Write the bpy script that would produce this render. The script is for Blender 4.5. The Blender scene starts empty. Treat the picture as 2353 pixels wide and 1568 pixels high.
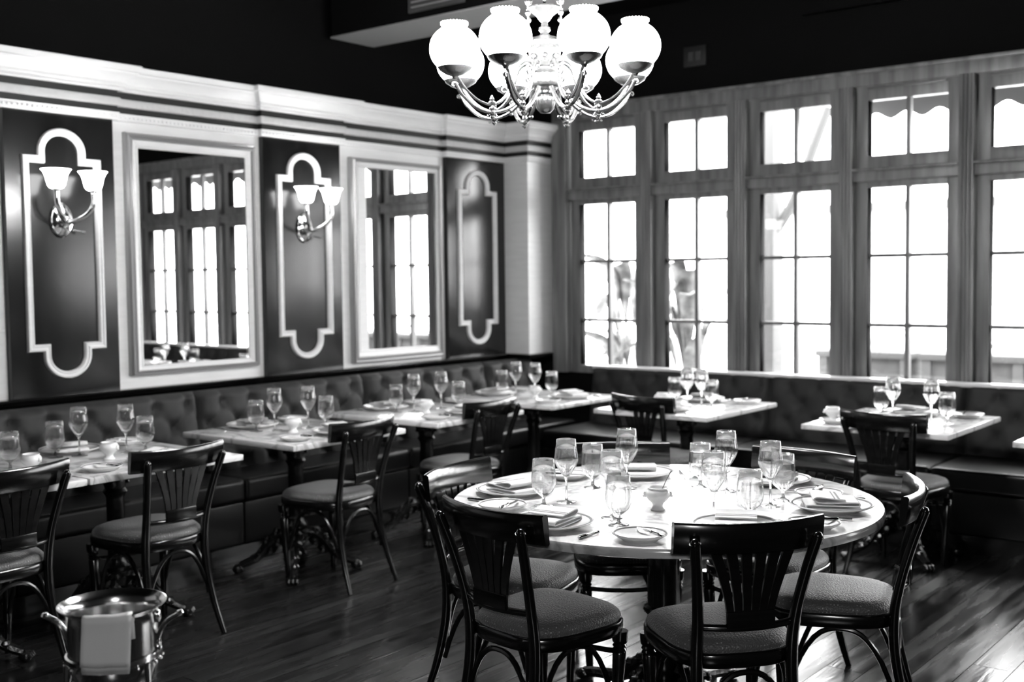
import bpy, bmesh, math, random
from mathutils import Vector, Matrix
random.seed(7)
S = bpy.context.scene
COL = S.collection
PI = math.pi

# ------------------------------------------------------------------ camera, sky, exposure
def make_camera():
    f = 2605.0
    yaw, pitch, roll = math.radians(38.8), math.radians(3.25), math.radians(-0.64)
    fw0 = Vector((-math.sin(yaw), math.cos(yaw), 0)); rt = Vector((math.cos(yaw), math.sin(yaw), 0)); up0 = Vector((0, 0, 1))
    fw = fw0*math.cos(pitch) - up0*math.sin(pitch); up = up0*math.cos(pitch) + fw0*math.sin(pitch)
    R = rt*math.cos(roll) + up*math.sin(roll); U = up*math.cos(roll) - rt*math.sin(roll)
    cd = bpy.data.cameras.new('camera'); co = bpy.data.objects.new('camera', cd); COL.objects.link(co)
    m = Matrix.Identity(4)
    for i, v in enumerate((R, U, -fw)):
        m[0][i], m[1][i], m[2][i] = v
    m[0][3], m[1][3], m[2][3] = 0, 0, 1.55
    co.matrix_world = m
    cd.sensor_width = 36; cd.lens = f/2353*36
    cd.dof.use_dof = True; cd.dof.focus_distance = 3.5; cd.dof.aperture_fstop = 2.6
    cd.clip_start = .05; cd.clip_end = 200
    S.camera = co
make_camera()
S.view_settings.view_transform = 'Standard'
try: S.view_settings.look = 'None'
except Exception: pass
S.view_settings.gamma = 1; S.view_settings.use_curve_mapping = False
S.view_settings.exposure = 1.5
SKY = 8.0
w = bpy.data.worlds.new('sky'); S.world = w; w.use_nodes = True
w.node_tree.nodes['Background'].inputs[0].default_value = (1, 1, 1, 1)
w.node_tree.nodes['Background'].inputs[1].default_value = SKY
try:
    S.cycles.max_bounces = 14; S.cycles.transmission_bounces = 12; S.cycles.transparent_max_bounces = 16
    S.cycles.diffuse_bounces = 4; S.cycles.glossy_bounces = 5
    S.cycles.sample_clamp_indirect = 6
    S.cycles.caustics_refractive = False; S.cycles.caustics_reflective = False
except Exception: pass
GLOBE = 55.0; SCONCE = 5.0

# unseen fill light added behind the camera, standing in for the restaurant's other lamps
for i, (lx, ly, lp) in enumerate(((.9, -1.2, 60.0),)):
    ldt = bpy.data.lights.new('rear_fill_light', 'POINT'); ldt.energy = lp; ldt.shadow_soft_size = .3
    lob = bpy.data.objects.new('rear_fill_light', ldt); COL.objects.link(lob); lob.location = (lx, ly, 2.35)

# ------------------------------------------------------------------ materials
MATS = {}
def mat(name, col=.5, rough=.5, metal=0., spec=.5, coat=0., noise=None, bump=None, extra=None):
    m = bpy.data.materials.new(name); m.use_nodes = True
    nt = m.node_tree; b = nt.nodes['Principled BSDF']
    b.inputs['Base Color'].default_value = (col, col, col, 1)
    b.inputs['Roughness'].default_value = rough; b.inputs['Metallic'].default_value = metal
    b.inputs['Specular IOR Level'].default_value = spec; b.inputs['Coat Weight'].default_value = coat
    b.inputs['Coat Roughness'].default_value = .15
    if noise:   # (scale vector, lo, hi, detail)
        tc = nt.nodes.new('ShaderNodeTexCoord'); mp = nt.nodes.new('ShaderNodeMapping'); n = nt.nodes.new('ShaderNodeTexNoise')
        mp.inputs['Scale'].default_value = noise[0]; n.inputs['Scale'].default_value = 1; n.inputs['Detail'].default_value = noise[3]
        r = nt.nodes.new('ShaderNodeValToRGB')
        r.color_ramp.elements[0].position = .35; r.color_ramp.elements[1].position = .68
        r.color_ramp.elements[0].color = (noise[1],)*3+(1,); r.color_ramp.elements[1].color = (noise[2],)*3+(1,)
        nt.links.new(tc.outputs['Object'], mp.inputs[0]); nt.links.new(mp.outputs[0], n.inputs['Vector'])
        nt.links.new(n.outputs['Fac'], r.inputs[0]); nt.links.new(r.outputs[0], b.inputs['Base Color'])
    if bump:    # (kind, scale, strength)
        tc = nt.nodes.new('ShaderNodeTexCoord')
        if bump[0] == 'voronoi':
            n = nt.nodes.new('ShaderNodeTexVoronoi'); o = n.outputs['Distance']
        else:
            n = nt.nodes.new('ShaderNodeTexNoise'); n.inputs['Detail'].default_value = 4; o = n.outputs['Fac']
        n.inputs['Scale'].default_value = bump[1]
        bp = nt.nodes.new('ShaderNodeBump'); bp.inputs['Strength'].default_value = bump[2]; bp.inputs['Distance'].default_value = .004
        nt.links.new(tc.outputs['Object'], n.inputs['Vector']); nt.links.new(o, bp.inputs['Height']); nt.links.new(bp.outputs[0], b.inputs['Normal'])
    if extra: extra(nt, b)
    MATS[name] = m
    return m
def emis(name, strength, base=.8):
    m = mat(name, base, .3)
    b = m.node_tree.nodes['Principled BSDF']
    try: m.cycles.emission_sampling = 'FRONT_BACK'
    except Exception: pass
    b.inputs['Emission Color'].default_value = (1, 1, 1, 1); b.inputs['Emission Strength'].default_value = strength
    return m
def glassmat(name, rough=0., ior=1.45, col=1.):
    m = bpy.data.materials.new(name); m.use_nodes = True; nt = m.node_tree; nt.nodes.clear()
    o = nt.nodes.new('ShaderNodeOutputMaterial'); g = nt.nodes.new('ShaderNodeBsdfGlass')
    g.inputs['Color'].default_value = (col,)*3+(1,); g.inputs['Roughness'].default_value = rough; g.inputs['IOR'].default_value = ior
    t = nt.nodes.new('ShaderNodeBsdfTransparent'); mx = nt.nodes.new('ShaderNodeMixShader'); mx.inputs[0].default_value = .78
    nt.links.new(t.outputs[0], mx.inputs[1]); nt.links.new(g.outputs[0], mx.inputs[2]); nt.links.new(mx.outputs[0], o.inputs[0])
    MATS[name] = m; return m
def thinpane(name):
    m = bpy.data.materials.new(name); m.use_nodes = True; nt = m.node_tree; nt.nodes.clear()
    o = nt.nodes.new('ShaderNodeOutputMaterial'); g = nt.nodes.new('ShaderNodeBsdfGlossy'); g.inputs['Roughness'].default_value = .01
    t = nt.nodes.new('ShaderNodeBsdfTransparent'); t.inputs[0].default_value = (.96,)*3+(1,)
    lw = nt.nodes.new('ShaderNodeLayerWeight'); lw.inputs[0].default_value = .5
    pw_ = nt.nodes.new('ShaderNodeMath'); pw_.operation = 'POWER'; pw_.inputs[1].default_value = 5
    fr = nt.nodes.new('ShaderNodeMath'); fr.operation = 'MULTIPLY_ADD'; fr.inputs[1].default_value = .9; fr.inputs[2].default_value = .03
    nt.links.new(lw.outputs['Facing'], pw_.inputs[0]); nt.links.new(pw_.outputs[0], fr.inputs[0])
    mx = nt.nodes.new('ShaderNodeMixShader')
    nt.links.new(fr.outputs[0], mx.inputs[0]); nt.links.new(t.outputs[0], mx.inputs[1]); nt.links.new(g.outputs[0], mx.inputs[2]); nt.links.new(mx.outputs[0], o.inputs[0])
    MATS[name] = m; return m

M_black = mat('black_lacquered_wood', .004, .2, noise=((6, 6, 60), .002, .006, 4), spec=.5, coat=.5)
M_wall = mat('dark_panel_wood', .03, .22, noise=((3, 14, 1.2), .004, .01, 6), bump=('noise', 14, .08), spec=.5)
def dots(nt, b):
    tc = nt.nodes.new('ShaderNodeTexCoord'); v = nt.nodes.new('ShaderNodeTexVoronoi'); v.inputs['Scale'].default_value = 85; v.inputs['Randomness'].default_value = .15
    r = nt.nodes.new('ShaderNodeValToRGB'); e = r.color_ramp.elements
    e[0].position = .13; e[0].color = (.5, .5, .5, 1); e[1].position = .22; e[1].color = (.12, .12, .12, 1)
    nt.links.new(tc.outputs['Object'], v.inputs['Vector']); nt.links.new(v.outputs['Distance'], r.inputs[0]); nt.links.new(r.outputs[0], b.inputs['Base Color'])
M_fab = mat('seat_fabric', .13, .8, bump=('voronoi', 170, .5), spec=.6, extra=dots)
M_fab.node_tree.nodes['Principled BSDF'].inputs['Roughness'].default_value = .5
M_fab.node_tree.nodes['Principled BSDF'].inputs['Sheen Weight'].default_value = .5
M_banq = mat('banquette_velvet', .055, .62, noise=((9, 9, 9), .014, .024, 3), bump=('noise', 500, .25), spec=.35)
M_leather = mat('seat_leather', .01, .38, noise=((7, 7, 7), .003, .007, 3), bump=('noise', 60, .1), spec=.5)
M_white = mat('white_painted_wood', .72, .42, noise=((5, 5, 40), .69, .74, 5))
M_orn = mat('carved_plaster', .5, .5, bump=('voronoi', 30, 1.0))
M_wframe = mat('window_wood', .2, .42, noise=((18, 18, 1.5), .09, .2, 6), spec=.5)  # wood grain; its tones are lifted a little to stand in for glare
M_dark = mat('dark_wall_paint', .004, .9, spec=.05)
M_rear = mat('dark_room_paint', .02, .8, spec=.2)
M_band = mat('dark_cornice_band', .012, .5, spec=.3)
M_ceil = mat('dark_ceiling_paint', .003, .9, spec=.03)
M_soffit = mat('pale_soffit_paint', .2, .6)
M_silver = mat('antique_silver_leaf', .34, .34, metal=.55, bump=('noise', 130, .35))
M_steel = mat('brushed_steel', .62, .17, metal=1.)
M_cut = mat('polished_cutlery', .6, .12, metal=1.)
M_brass = mat('polished_brass', .13, .22, metal=.8, bump=('noise', 90, .25))
M_brass2 = mat('bright_brass', .7, .14, metal=1., bump=('noise', 60, .2)); M_iron = mat('cast_iron', .006, .25, spec=.7, bump=('noise', 60, .5))
M_china = mat('white_china', .8, .16, coat=.3)
M_linen = mat('white_linen', .78, .85, bump=('noise', 700, .3), spec=.1)
M_linen2 = mat('towel_linen', .75, .85, bump=('noise', 600, .3), spec=.1)
M_stripe = mat('napkin_stripe', .22, .8)
M_mirror = mat('mirror_silvering', .9, .0, metal=1.)
M_glass = glassmat('wineglass'); M_pane = thinpane('window_pane_glass')
M_globe = emis('opal_globe_glass', GLOBE); M_shade = emis('sconce_opal_glass', SCONCE)
M_sill = mat('sill_paint', .7, .25, spec=.6)
M_stay = mat('stay_bar_metal', .12, .4, metal=.3); M_vent = mat('vent_metal', .06, .4, metal=.3)
M_out = mat('outdoor_paving', .3, .9, noise=((3, 3, 3), .42, .55, 3))
M_planter = mat('planter_paint', .065, .7, noise=((4, 4, 4), .058, .075, 2), spec=.1)
M_planter2 = mat('planter_trim_paint', .075, .7, spec=.1)
M_leaf = mat('plant_leaf', .06, .6, noise=((9, 9, 9), .07, .22, 3), spec=.15)
M_awn = mat('awning_canvas', .22, .9, spec=.1); M_post = mat('porch_post_paint', .1, .7, spec=.1)
M_paleout = mat('outdoor_wall_paint', .8, .9)
M_sign = mat('sign_plate', .015, .4)

def marble(nt, b):
    tc = nt.nodes.new('ShaderNodeTexCoord'); n = nt.nodes.new('ShaderNodeTexNoise'); n.inputs['Scale'].default_value = 3.2; n.inputs['Detail'].default_value = 7
    n.inputs['Distortion'].default_value = 1.6
    r = nt.nodes.new('ShaderNodeValToRGB'); e = r.color_ramp.elements
    e[0].position = .44; e[0].color = (.76, .76, .76, 1); e[1].position = .56; e[1].color = (.76, .76, .76, 1)
    x = e.new(.5); x.color = (.42, .42, .42, 1)
    nt.links.new(tc.outputs['Object'], n.inputs['Vector']); nt.links.new(n.outputs['Fac'], r.inputs[0]); nt.links.new(r.outputs[0], b.inputs['Base Color'])
M_marble = mat('white_marble', .75, .16, extra=marble)

def floorx(nt, b):
    tc = nt.nodes.new('ShaderNodeTexCoord'); oi = nt.nodes.new('ShaderNodeObjectInfo')
    mp = nt.nodes.new('ShaderNodeMapping'); mp.inputs['Scale'].default_value = (16, 1.6, 4)
    add = nt.nodes.new('ShaderNodeVectorMath'); add.operation = 'ADD'
    sc = nt.nodes.new('ShaderNodeVectorMath'); sc.operation = 'SCALE'; sc.inputs[0].default_value = (31, 17, 5)
    nt.links.new(oi.outputs['Random'], sc.inputs['Scale'])
    geo = nt.nodes.new('ShaderNodeNewGeometry')
    nt.links.new(geo.outputs['Position'], mp.inputs[0]); nt.links.new(mp.outputs[0], add.inputs[0]); nt.links.new(sc.outputs[0], add.inputs[1])
    n = nt.nodes.new('ShaderNodeTexNoise'); n.inputs['Scale'].default_value = 1; n.inputs['Detail'].default_value = 8; n.inputs['Distortion'].default_value = 1.2
    nt.links.new(add.outputs[0], n.inputs['Vector'])
    r = nt.nodes.new('ShaderNodeMapRange'); r.inputs[1].default_value = .3; r.inputs[2].default_value = .7; r.inputs[3].default_value = .002; r.inputs[4].default_value = .022
    nt.links.new(n.outputs['Fac'], r.inputs[0])
    k = nt.nodes.new('ShaderNodeMapRange'); k.inputs[3].default_value = .55; k.inputs[4].default_value = 1.35
    nt.links.new(oi.outputs['Random'], k.inputs[0])
    mu = nt.nodes.new('ShaderNodeMath'); mu.operation = 'MULTIPLY'; nt.links.new(r.outputs[0], mu.inputs[0]); nt.links.new(k.outputs[0], mu.inputs[1])
    nt.links.new(mu.outputs[0], b.inputs['Base Color'])
    n2 = nt.nodes.new('ShaderNodeTexNoise'); n2.inputs['Scale'].default_value = 2.3; n2.inputs['Detail'].default_value = 5
    n2.inputs['Scale'].default_value = .8; nt.links.new(add.outputs[0], n2.inputs['Vector'])
    r2 = nt.nodes.new('ShaderNodeMapRange'); r2.inputs[1].default_value = .35; r2.inputs[2].default_value = .65; r2.inputs[3].default_value = .15; r2.inputs[4].default_value = .34
    nt.links.new(n2.outputs['Fac'], r2.inputs[0]); nt.links.new(r2.outputs[0], b.inputs['Roughness'])
    bp = nt.nodes.new('ShaderNodeBump'); bp.inputs['Strength'].default_value = .35; bp.inputs['Distance'].default_value = .003
    nt.links.new(n.outputs['Fac'], bp.inputs['Height']); nt.links.new(bp.outputs[0], b.inputs['Normal'])
M_floor = mat('worn_oak_boards', .05, .3, extra=floorx, spec=1.0)

# ------------------------------------------------------------------ mesh helpers
class MB:
    def __init__(s): s.v = []; s.f = []
    def add(s, vs, fs, mtx=None):
        o = len(s.v)
        if mtx is not None: vs = [tuple(mtx @ Vector(p)) for p in vs]
        s.v += [tuple(p) for p in vs]; s.f += [tuple(i+o for i in f) for f in fs]
        return s
    def box(s, x0, x1, y0, y1, z0, z1, r=0, mtx=None, seg=2):
        if r <= 0:
            vs = [(x, y, z) for z in (z0, z1) for y in (y0, y1) for x in (x0, x1)]
            return s.add(vs, [(0, 2, 3, 1), (4, 5, 7, 6), (0, 1, 5, 4), (2, 6, 7, 3), (0, 4, 6, 2), (1, 3, 7, 5)], mtx)
        bm = bmesh.new(); bmesh.ops.create_cube(bm, size=1)
        for v in bm.verts: v.co = Vector(((x0+x1)/2+v.co.x*(x1-x0), (y0+y1)/2+v.co.y*(y1-y0), (z0+z1)/2+v.co.z*(z1-z0)))
        bmesh.ops.bevel(bm, geom=bm.edges[:], offset=r, segments=seg, profile=.6, affect='EDGES')
        vs = [tuple(v.co) for v in bm.verts]; bm.verts.index_update(); fs = [tuple(v.index for v in f.verts) for f in bm.faces]; bm.free()
        return s.add(vs, fs, mtx)
    def lathe(s, prof, n=24, c=(0, 0, 0), mtx=None, cap=True, sx=1, sy=1):
        vs = []; fs = []
        for r, z in prof:
            for i in range(n):
                a = 2*PI*i/n; vs.append((c[0]+r*math.cos(a)*sx, c[1]+r*math.sin(a)*sy, c[2]+z))
        for j in range(len(prof)-1):
            for i in range(n):
                k = (i+1) % n; fs.append((j*n+i, j*n+k, (j+1)*n+k, (j+1)*n+i))
        if cap:
            if prof[0][0] > 1e-5: fs.append(tuple(range(n))[::-1])
            if prof[-1][0] > 1e-5: fs.append(tuple((len(prof)-1)*n+i for i in range(n)))
        return s.add(vs, fs, mtx)
    def tube(s, pts, r, n=8, closed=False, sx=1., mtx=None):
        pts = [Vector(p) for p in pts]; N = len(pts); vs = []; fs = []
        rr = r if isinstance(r, (list, tuple)) else [r]*N
        ref = None
        for i, p in enumerate(pts):
            a = pts[(i-1) % N] if (i or closed) else p; b = pts[(i+1) % N] if (i < N-1 or closed) else p
            t = (b-a).normalized()
            if ref is None:
                ref = Vector((0, 0, 1)) if abs(t.z) < .9 else Vector((1, 0, 0))
            u = (ref - t*ref.dot(t)); u = u.normalized() if u.length > 1e-6 else t.orthogonal().normalized()
            ref = u; w_ = t.cross(u)
            for k in range(n):
                an = 2*PI*k/n; vs.append(tuple(p + u*math.cos(an)*rr[i] + w_*math.sin(an)*rr[i]*sx))
        for i in range(N if closed else N-1):
            j = (i+1) % N
            for k in range(n):
                l = (k+1) % n; fs.append((i*n+k, i*n+l, j*n+l, j*n+k))
        if not closed:
            fs.append(tuple(range(n))[::-1]); fs.append(tuple((N-1)*n+k for k in range(n)))
        return s.add(vs, fs, mtx)
    def ball(s, c, r, n=10, sc=(1, 1, 1), mtx=None):
        m = n//2; vs = [(c[0], c[1], c[2]-r*sc[2])]; fs = []
        for j in range(1, m):
            t = PI*j/m
            for i in range(n):
                a = 2*PI*i/n; vs.append((c[0]+r*sc[0]*math.sin(t)*math.cos(a), c[1]+r*sc[1]*math.sin(t)*math.sin(a), c[2]-r*sc[2]*math.cos(t)))
        vs.append((c[0], c[1], c[2]+r*sc[2])); top = len(vs)-1
        for i in range(n):
            k = (i+1) % n; fs.append((0, 1+k, 1+i)); fs.append((top, top-n+i, top-n+k))
            for j in range(m-2): fs.append((1+j*n+i, 1+j*n+k, 1+(j+1)*n+k, 1+(j+1)*n+i))
        return s.add(vs, fs, mtx)
    def prism(s, poly, h, mtx=None):     # polygon (x,y) extruded 0..h in z
        n = len(poly)
        vs = [(x, y, 0) for x, y in poly]+[(x, y, h) for x, y in poly]
        fs = [tuple(range(n))[::-1], tuple(range(n, 2*n))]+[(i, (i+1) % n, n+(i+1) % n, n+i) for i in range(n)]
        return s.add(vs, fs, mtx)
    def ribbon(s, path, th, w0, w1, mtx=None):   # path of (y,z), thickness th, extruded in x
        P = [Vector((0, a, b)) for a, b in path]; up = []; dn = []
        for i, p in enumerate(P):
            a = P[max(i-1, 0)]; b = P[min(i+1, len(P)-1)]; t = (b-a).normalized(); n = Vector((0, -t.z, t.y))
            up.append(p+n*th/2); dn.append(p-n*th/2)
        loop = up+dn[::-1]; n = len(loop)
        vs = [(w0, v.y, v.z) for v in loop]+[(w1, v.y, v.z) for v in loop]
        fs = []; m = len(P)
        for i in range(n): fs.append((i, (i+1) % n, n+(i+1) % n, n+i))
        for i in range(m-1):
            fs.append((i, n-1-i, n-2-i, i+1)); fs.append((n+i, n+i+1, 2*n-2-i, 2*n-1-i))
        return s.add(vs, fs, mtx)
    def build(s, name, m, parent=None, smooth=True, ang=40):
        me = bpy.data.meshes.new(name); me.from_pydata(s.v, [], s.f); me.validate()
        bm = bmesh.new(); bm.from_mesh(me); bmesh.ops.remove_doubles(bm, verts=bm.verts[:], dist=1e-6); bmesh.ops.recalc_face_normals(bm, faces=bm.faces[:]); bm.to_mesh(me); bm.free()
        if m: me.materials.append(m)
        if smooth:
            me.shade_smooth()
            try: me.set_sharp_from_angle(angle=math.radians(ang))
            except Exception: pass
        o = bpy.data.objects.new(name, me); COL.objects.link(o)
        if parent: o.parent = parent
        return o
def tag(o, label=None, cat=None, group=None, kind=None):
    if label: o['label'] = label
    if cat: o['category'] = cat
    if group: o['group'] = group
    if kind: o['kind'] = kind
    return o
def empty(name, loc=(0, 0, 0), rz=0.):
    o = bpy.data.objects.new(name, None); COL.objects.link(o); o.location = loc; o.rotation_euler = (0, 0, rz); o.empty_display_size = .1
    return o
KIDS = {}
def copy_tree(o, parent=None):
    c = o.copy(); COL.objects.link(c)
    if parent: c.parent = parent
    for ch in list(o.children): copy_tree(ch, c)
    return c
PROTO_USED = set()
def place(proto, loc, rz, label, cat, group=None):
    if proto.name not in PROTO_USED:
        PROTO_USED.add(proto.name); o = proto
    else: o = copy_tree(proto)
    o.location = loc; o.rotation_euler = (0, 0, rz)
    for k in ('label', 'category', 'group'):
        if k in o.keys(): del o[k]
    return tag(o, label, cat, group)
def rotz(a): return Matrix.Rotation(a, 4, 'Z')
def smoothpath(P, n=5):
    out = []; P = [Vector(p) for p in P]
    for i in range(len(P)-1):
        p0 = P[max(i-1, 0)]; p1 = P[i]; p2 = P[i+1]; p3 = P[min(i+2, len(P)-1)]
        for k in range(n):
            t = k/n; out.append(.5*((2*p1)+(p2-p0)*t+(2*p0-5*p1+4*p2-p3)*t*t+(3*p1-p0-3*p2+p3)*t**3))
    out.append(P[-1]); return out

# ------------------------------------------------------------------ room shell
XR, YB = 2.6, -3.0           # right wall, rear wall
ZC = 3.5
fl = tag(empty('floor'), kind='structure')
MB().box(-5.75, XR, YB, 7.3, -.12, -.0215).build('subfloor', M_black, fl, False)
pm = MB().box(-.0735, .0735, -.5, .5, -.02, 0, 0)
pl0 = None; pw = .15
ncol = int((XR+5.7)/pw)
for i in range(ncol):
    x = -5.7+pw*(i+.5); y = YB; first = True; st = random.uniform(.6, 2.8)
    while y < 7.2-.05:
        L = st if first else 2.9; first = False; L = min(L, 7.2-y)
        if pl0 is None:
            pl0 = pm.build('plank', M_floor, fl, False); o = pl0
        else:
            o = pl0.copy(); COL.objects.link(o)
        o.location = (x, y+L/2, random.uniform(-.0006, 0)); o.scale = (1, (L-.004)/1., 1); y += L
MB().box(-5.75, XR+.1, YB-.1, 7.3, ZC, ZC+.1).build('ceiling', M_ceil, None, False)['kind'] = 'structure'
MB().box(XR, XR+.1, YB, 7.3, -.1, ZC).build('wall_right', M_rear, None, False)['kind'] = 'structure'
MB().box(-5.75, XR, YB-.1, YB, -.1, ZC).build('wall_rear', M_rear, None, False)['kind'] = 'structure'

# left wall with pilasters and white recessed panels
PX, RX = -5.6, -5.64
wl = tag(empty('wall_left'), kind='structure')
MB().box(-5.8, RX-.02, YB, 7.3, -.1, ZC).build('wall_backing', M_dark, wl, False)
PIL = [(.9, 1.82), (2.892, 3.508), (4.535, 5.172), (6.224, 6.89)]
REC = [(-3., .9), (1.82, 2.892), (3.508, 4.535), (5.172, 6.224)]
for a, b in REC:
    MB().box(RX-.02, RX, a, b, .93, 2.45).build('white_panel', M_white, wl, False)
def cartouche(y0, y1, zb, zt, rad, sh):
    # closed outline in (y,z): shoulders at zb/zt, arches of radius rad sticking out past them by height
    cy = (y0+y1)/2; pts = []
    pts += [(y0, zb), (y0, zt), (cy-rad, zt), (cy-rad, zt+sh)]
    for k in range(1, 16):
        a = PI-PI*k/16; pts.append((cy+rad*math.cos(a), zt+sh+rad*.9*math.sin(a)))
    pts += [(cy+rad, zt+sh), (cy+rad, zt), (y1, zt), (y1, zb), (cy+rad, zb), (cy+rad, zb-sh)]
    for k in range(1, 16):
        a = -PI*k/16; pts.append((cy+rad*math.cos(a), zb-sh+rad*.9*math.sin(a)))
    pts += [(cy-rad, zb-sh), (cy-rad, zb)]
    return pts
def sweep_closed(pts, prof, xw):
    # pts (y,z) closed; prof list of (offset across, out)
    n = len(pts); mb = MB(); rings = []
    area = sum(pts[i][0]*pts[(i+1) % n][1]-pts[(i+1) % n][0]*pts[i][1] for i in range(n))
    sg = 1 if area > 0 else -1
    for i in range(n):
        p = Vector(pts[i]); a = Vector(pts[i-1]); b = Vector(pts[(i+1) % n])
        t1 = (p-a).normalized(); t2 = (b-p).normalized()
        n1 = Vector((t1.y, -t1.x))*sg; n2 = Vector((t2.y, -t2.x))*sg
        m = (n1+n2)/max(.35, 1+n1.dot(n2))
        rings.append([(xw+o, p.x+m.x*c, p.y+m.y*c) for c, o in prof])
    k = len(prof); vs = [v for r in rings for v in r]
    fs = [(i*k+j, i*k+j+1, ((i+1) % n)*k+j+1, ((i+1) % n)*k+j) for i in range(n) for j in range(k-1)]
    return mb.add(vs, fs)
MOULD = [(-.02, 0), (-.019, .012), (-.012, .02), (-.006, .015), (0, .014), (.006, .022), (.015, .02), (.02, .008), (.02, 0)]
for a, b in PIL:
    pp = MB().box(RX-.02, PX, a, b, .93, 2.45, .003).build('wood_panel', M_wall, wl)
    c = (a+b)/2
    sweep_closed(cartouche(c-.203, c+.203, 1.205, 2.185, .115, .045), MOULD, PX).build('panel_moulding', M_white, pp, ang=50)
# dark plate behind wainscot below
MB().box(RX-.02, PX+.01, YB, 6.95, .0, .93).build('lower_panel', M_dark, wl, False)

# cornice swept along the breaks
path = [(RX, YB)]
for a, b in PIL: path += [(RX, a), (PX, a), (PX, b), (RX, b)]
path = path[:-1]; path += [(-5.37, 6.89), (-5.37, 7.2)]
def offs(path, o):
    out = []; n = len(path)
    for i in range(n):
        p = Vector(path[i])
        t1 = (p-Vector(path[i-1])).normalized() if i else None
        t2 = (Vector(path[i+1])-p).normalized() if i < n-1 else None
        t1 = t1 or t2; t2 = t2 or t1
        n1 = Vector((t1.y, -t1.x)); n2 = Vector((t2.y, -t2.x)); m = (n1+n2)/(1+n1.dot(n2))
        out.append(p+m*o)
    return out
def band(name, prof, m, parent):
    vs = []; fs = []; n = len(path)
    for o, z in prof: vs += [(p.x, p.y, z) for p in offs(path, o)]
    for j in range(len(prof)-1):
        for i in range(n-1): fs.append((j*n+i, j*n+i+1, (j+1)*n+i+1, (j+1)*n+i))
    return MB().add(vs, fs).build(name, m, parent, ang=35)
co = tag(empty('trim_1'), kind='structure')
band('crown_moulding', [(0, 2.586), (.045, 2.586), (.05, 2.594), (.045, 2.602), (.055, 2.606), (.06, 2.615), (.058, 2.628), (.07, 2.645), (.09, 2.662), (.104, 2.672), (.106, 2.68), (.116, 2.684), (.12, 2.69), (.12, 2.716), (.112, 2.72), (-.02, 2.72)], M_white, co)
band('upper_dark_band', [(0, 2.549), (.022, 2.549), (.022, 2.587)], M_band, co)
band('carved_band', [(0, 2.504), (.03, 2.504), (.036, 2.508), (.038, 2.526), (.035, 2.545), (.03, 2.55), (0, 2.55)], M_orn, co)
band('lower_dark_band', [(0, 2.47), (.02, 2.47), (.02, 2.505)], M_band, co)
band('bead_moulding', [(0, 2.43), (.02, 2.43), (.026, 2.436), (.026, 2.464), (.03, 2.47), (0, 2.471)], M_white, co)
mb = MB(); y = 2.0
off = offs(path, .026)
for i in range(len(off)-1):
    a, b = off[i], off[i+1]; L = (b-a).length
    if L < .1 or b.y < 2: continue
    k = int(L/.026)
    for j in range(k):
        p = a.lerp(b, (j+.5)/k)
        if p.y > 2: mb.ball((p.x, p.y, 2.45), .0085, 6)
tag(mb.build('beading', M_white, co), kind='stuff')
# rail above the banquette
def rail_path(prof, name, m):
    global path
    keep = path; path = [(PX, YB), (PX, 6.89), (-5.37, 6.89), (-5.37, 7.16)]
    r = band(name, prof, m, None); path = keep; return r
tag(rail_path([(0, .915), (.03, .915), (.038, .922), (.03, .93), (.046, .936), (.05, .944), (.044, .951), (0, .953)], 'trim_2', M_black), kind='structure')
# white corner pier
MB().box(-5.66, -5.37, 6.89, 7.25, .93, 2.47, .004).build('trim_3', M_white, None)['kind'] = 'structure'

# window wall -------------------------------------------------------
ww = tag(empty('wall_window'), kind='structure')
MB().box(-5.75, XR, 7.2, 7.32, -.1, .80).build('wall_below_windows', M_dark, ww, False)
MB().box(-5.75, XR, 7.2, 7.32, 2.80, ZC).build('wall_above_windows', M_dark, ww, False)
MB().box(-5.75, -5.30, 7.2, 7.32, .80, 2.80).build('wall_end', M_dark, ww, False)
MB().box(-5.34, XR, 7.165, 7.2, 2.745, 2.83, .004).build('header_board', M_wframe, ww)
MB().box(-5.34, XR, 7.14, 7.2, 2.825, 2.85, .004).build('header_cap', M_wframe, ww)
WX = [-5.093+.7595*i for i in range(10)]
def ribpost(xc, z0, z1, wd=.092):
    mb = MB(); mb.box(xc-wd/2, xc+wd/2, 7.12, 7.32, z0, z1, .004)
    for k in (-1, 0, 1): mb.tube([(xc+k*.024, 7.12, z0+.003), (xc+k*.024, 7.12, z1-.003)], .008, 8)
    return mb
for i in range(-1, 10):
    xc = (WX[i]+.505+WX[i+1])/2 if 0 <= i < 9 else (WX[0]-.13 if i < 0 else WX[9]+.505+.127)
    if xc > XR-.05: continue
    if i == -1: MB().box(-5.32, xc+.035, 7.13, 7.32, .8, 2.745, .004).build('window_post', M_wframe, ww)
    else: ribpost(xc, .8, 2.745).build('window_post', M_wframe, ww)
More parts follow.
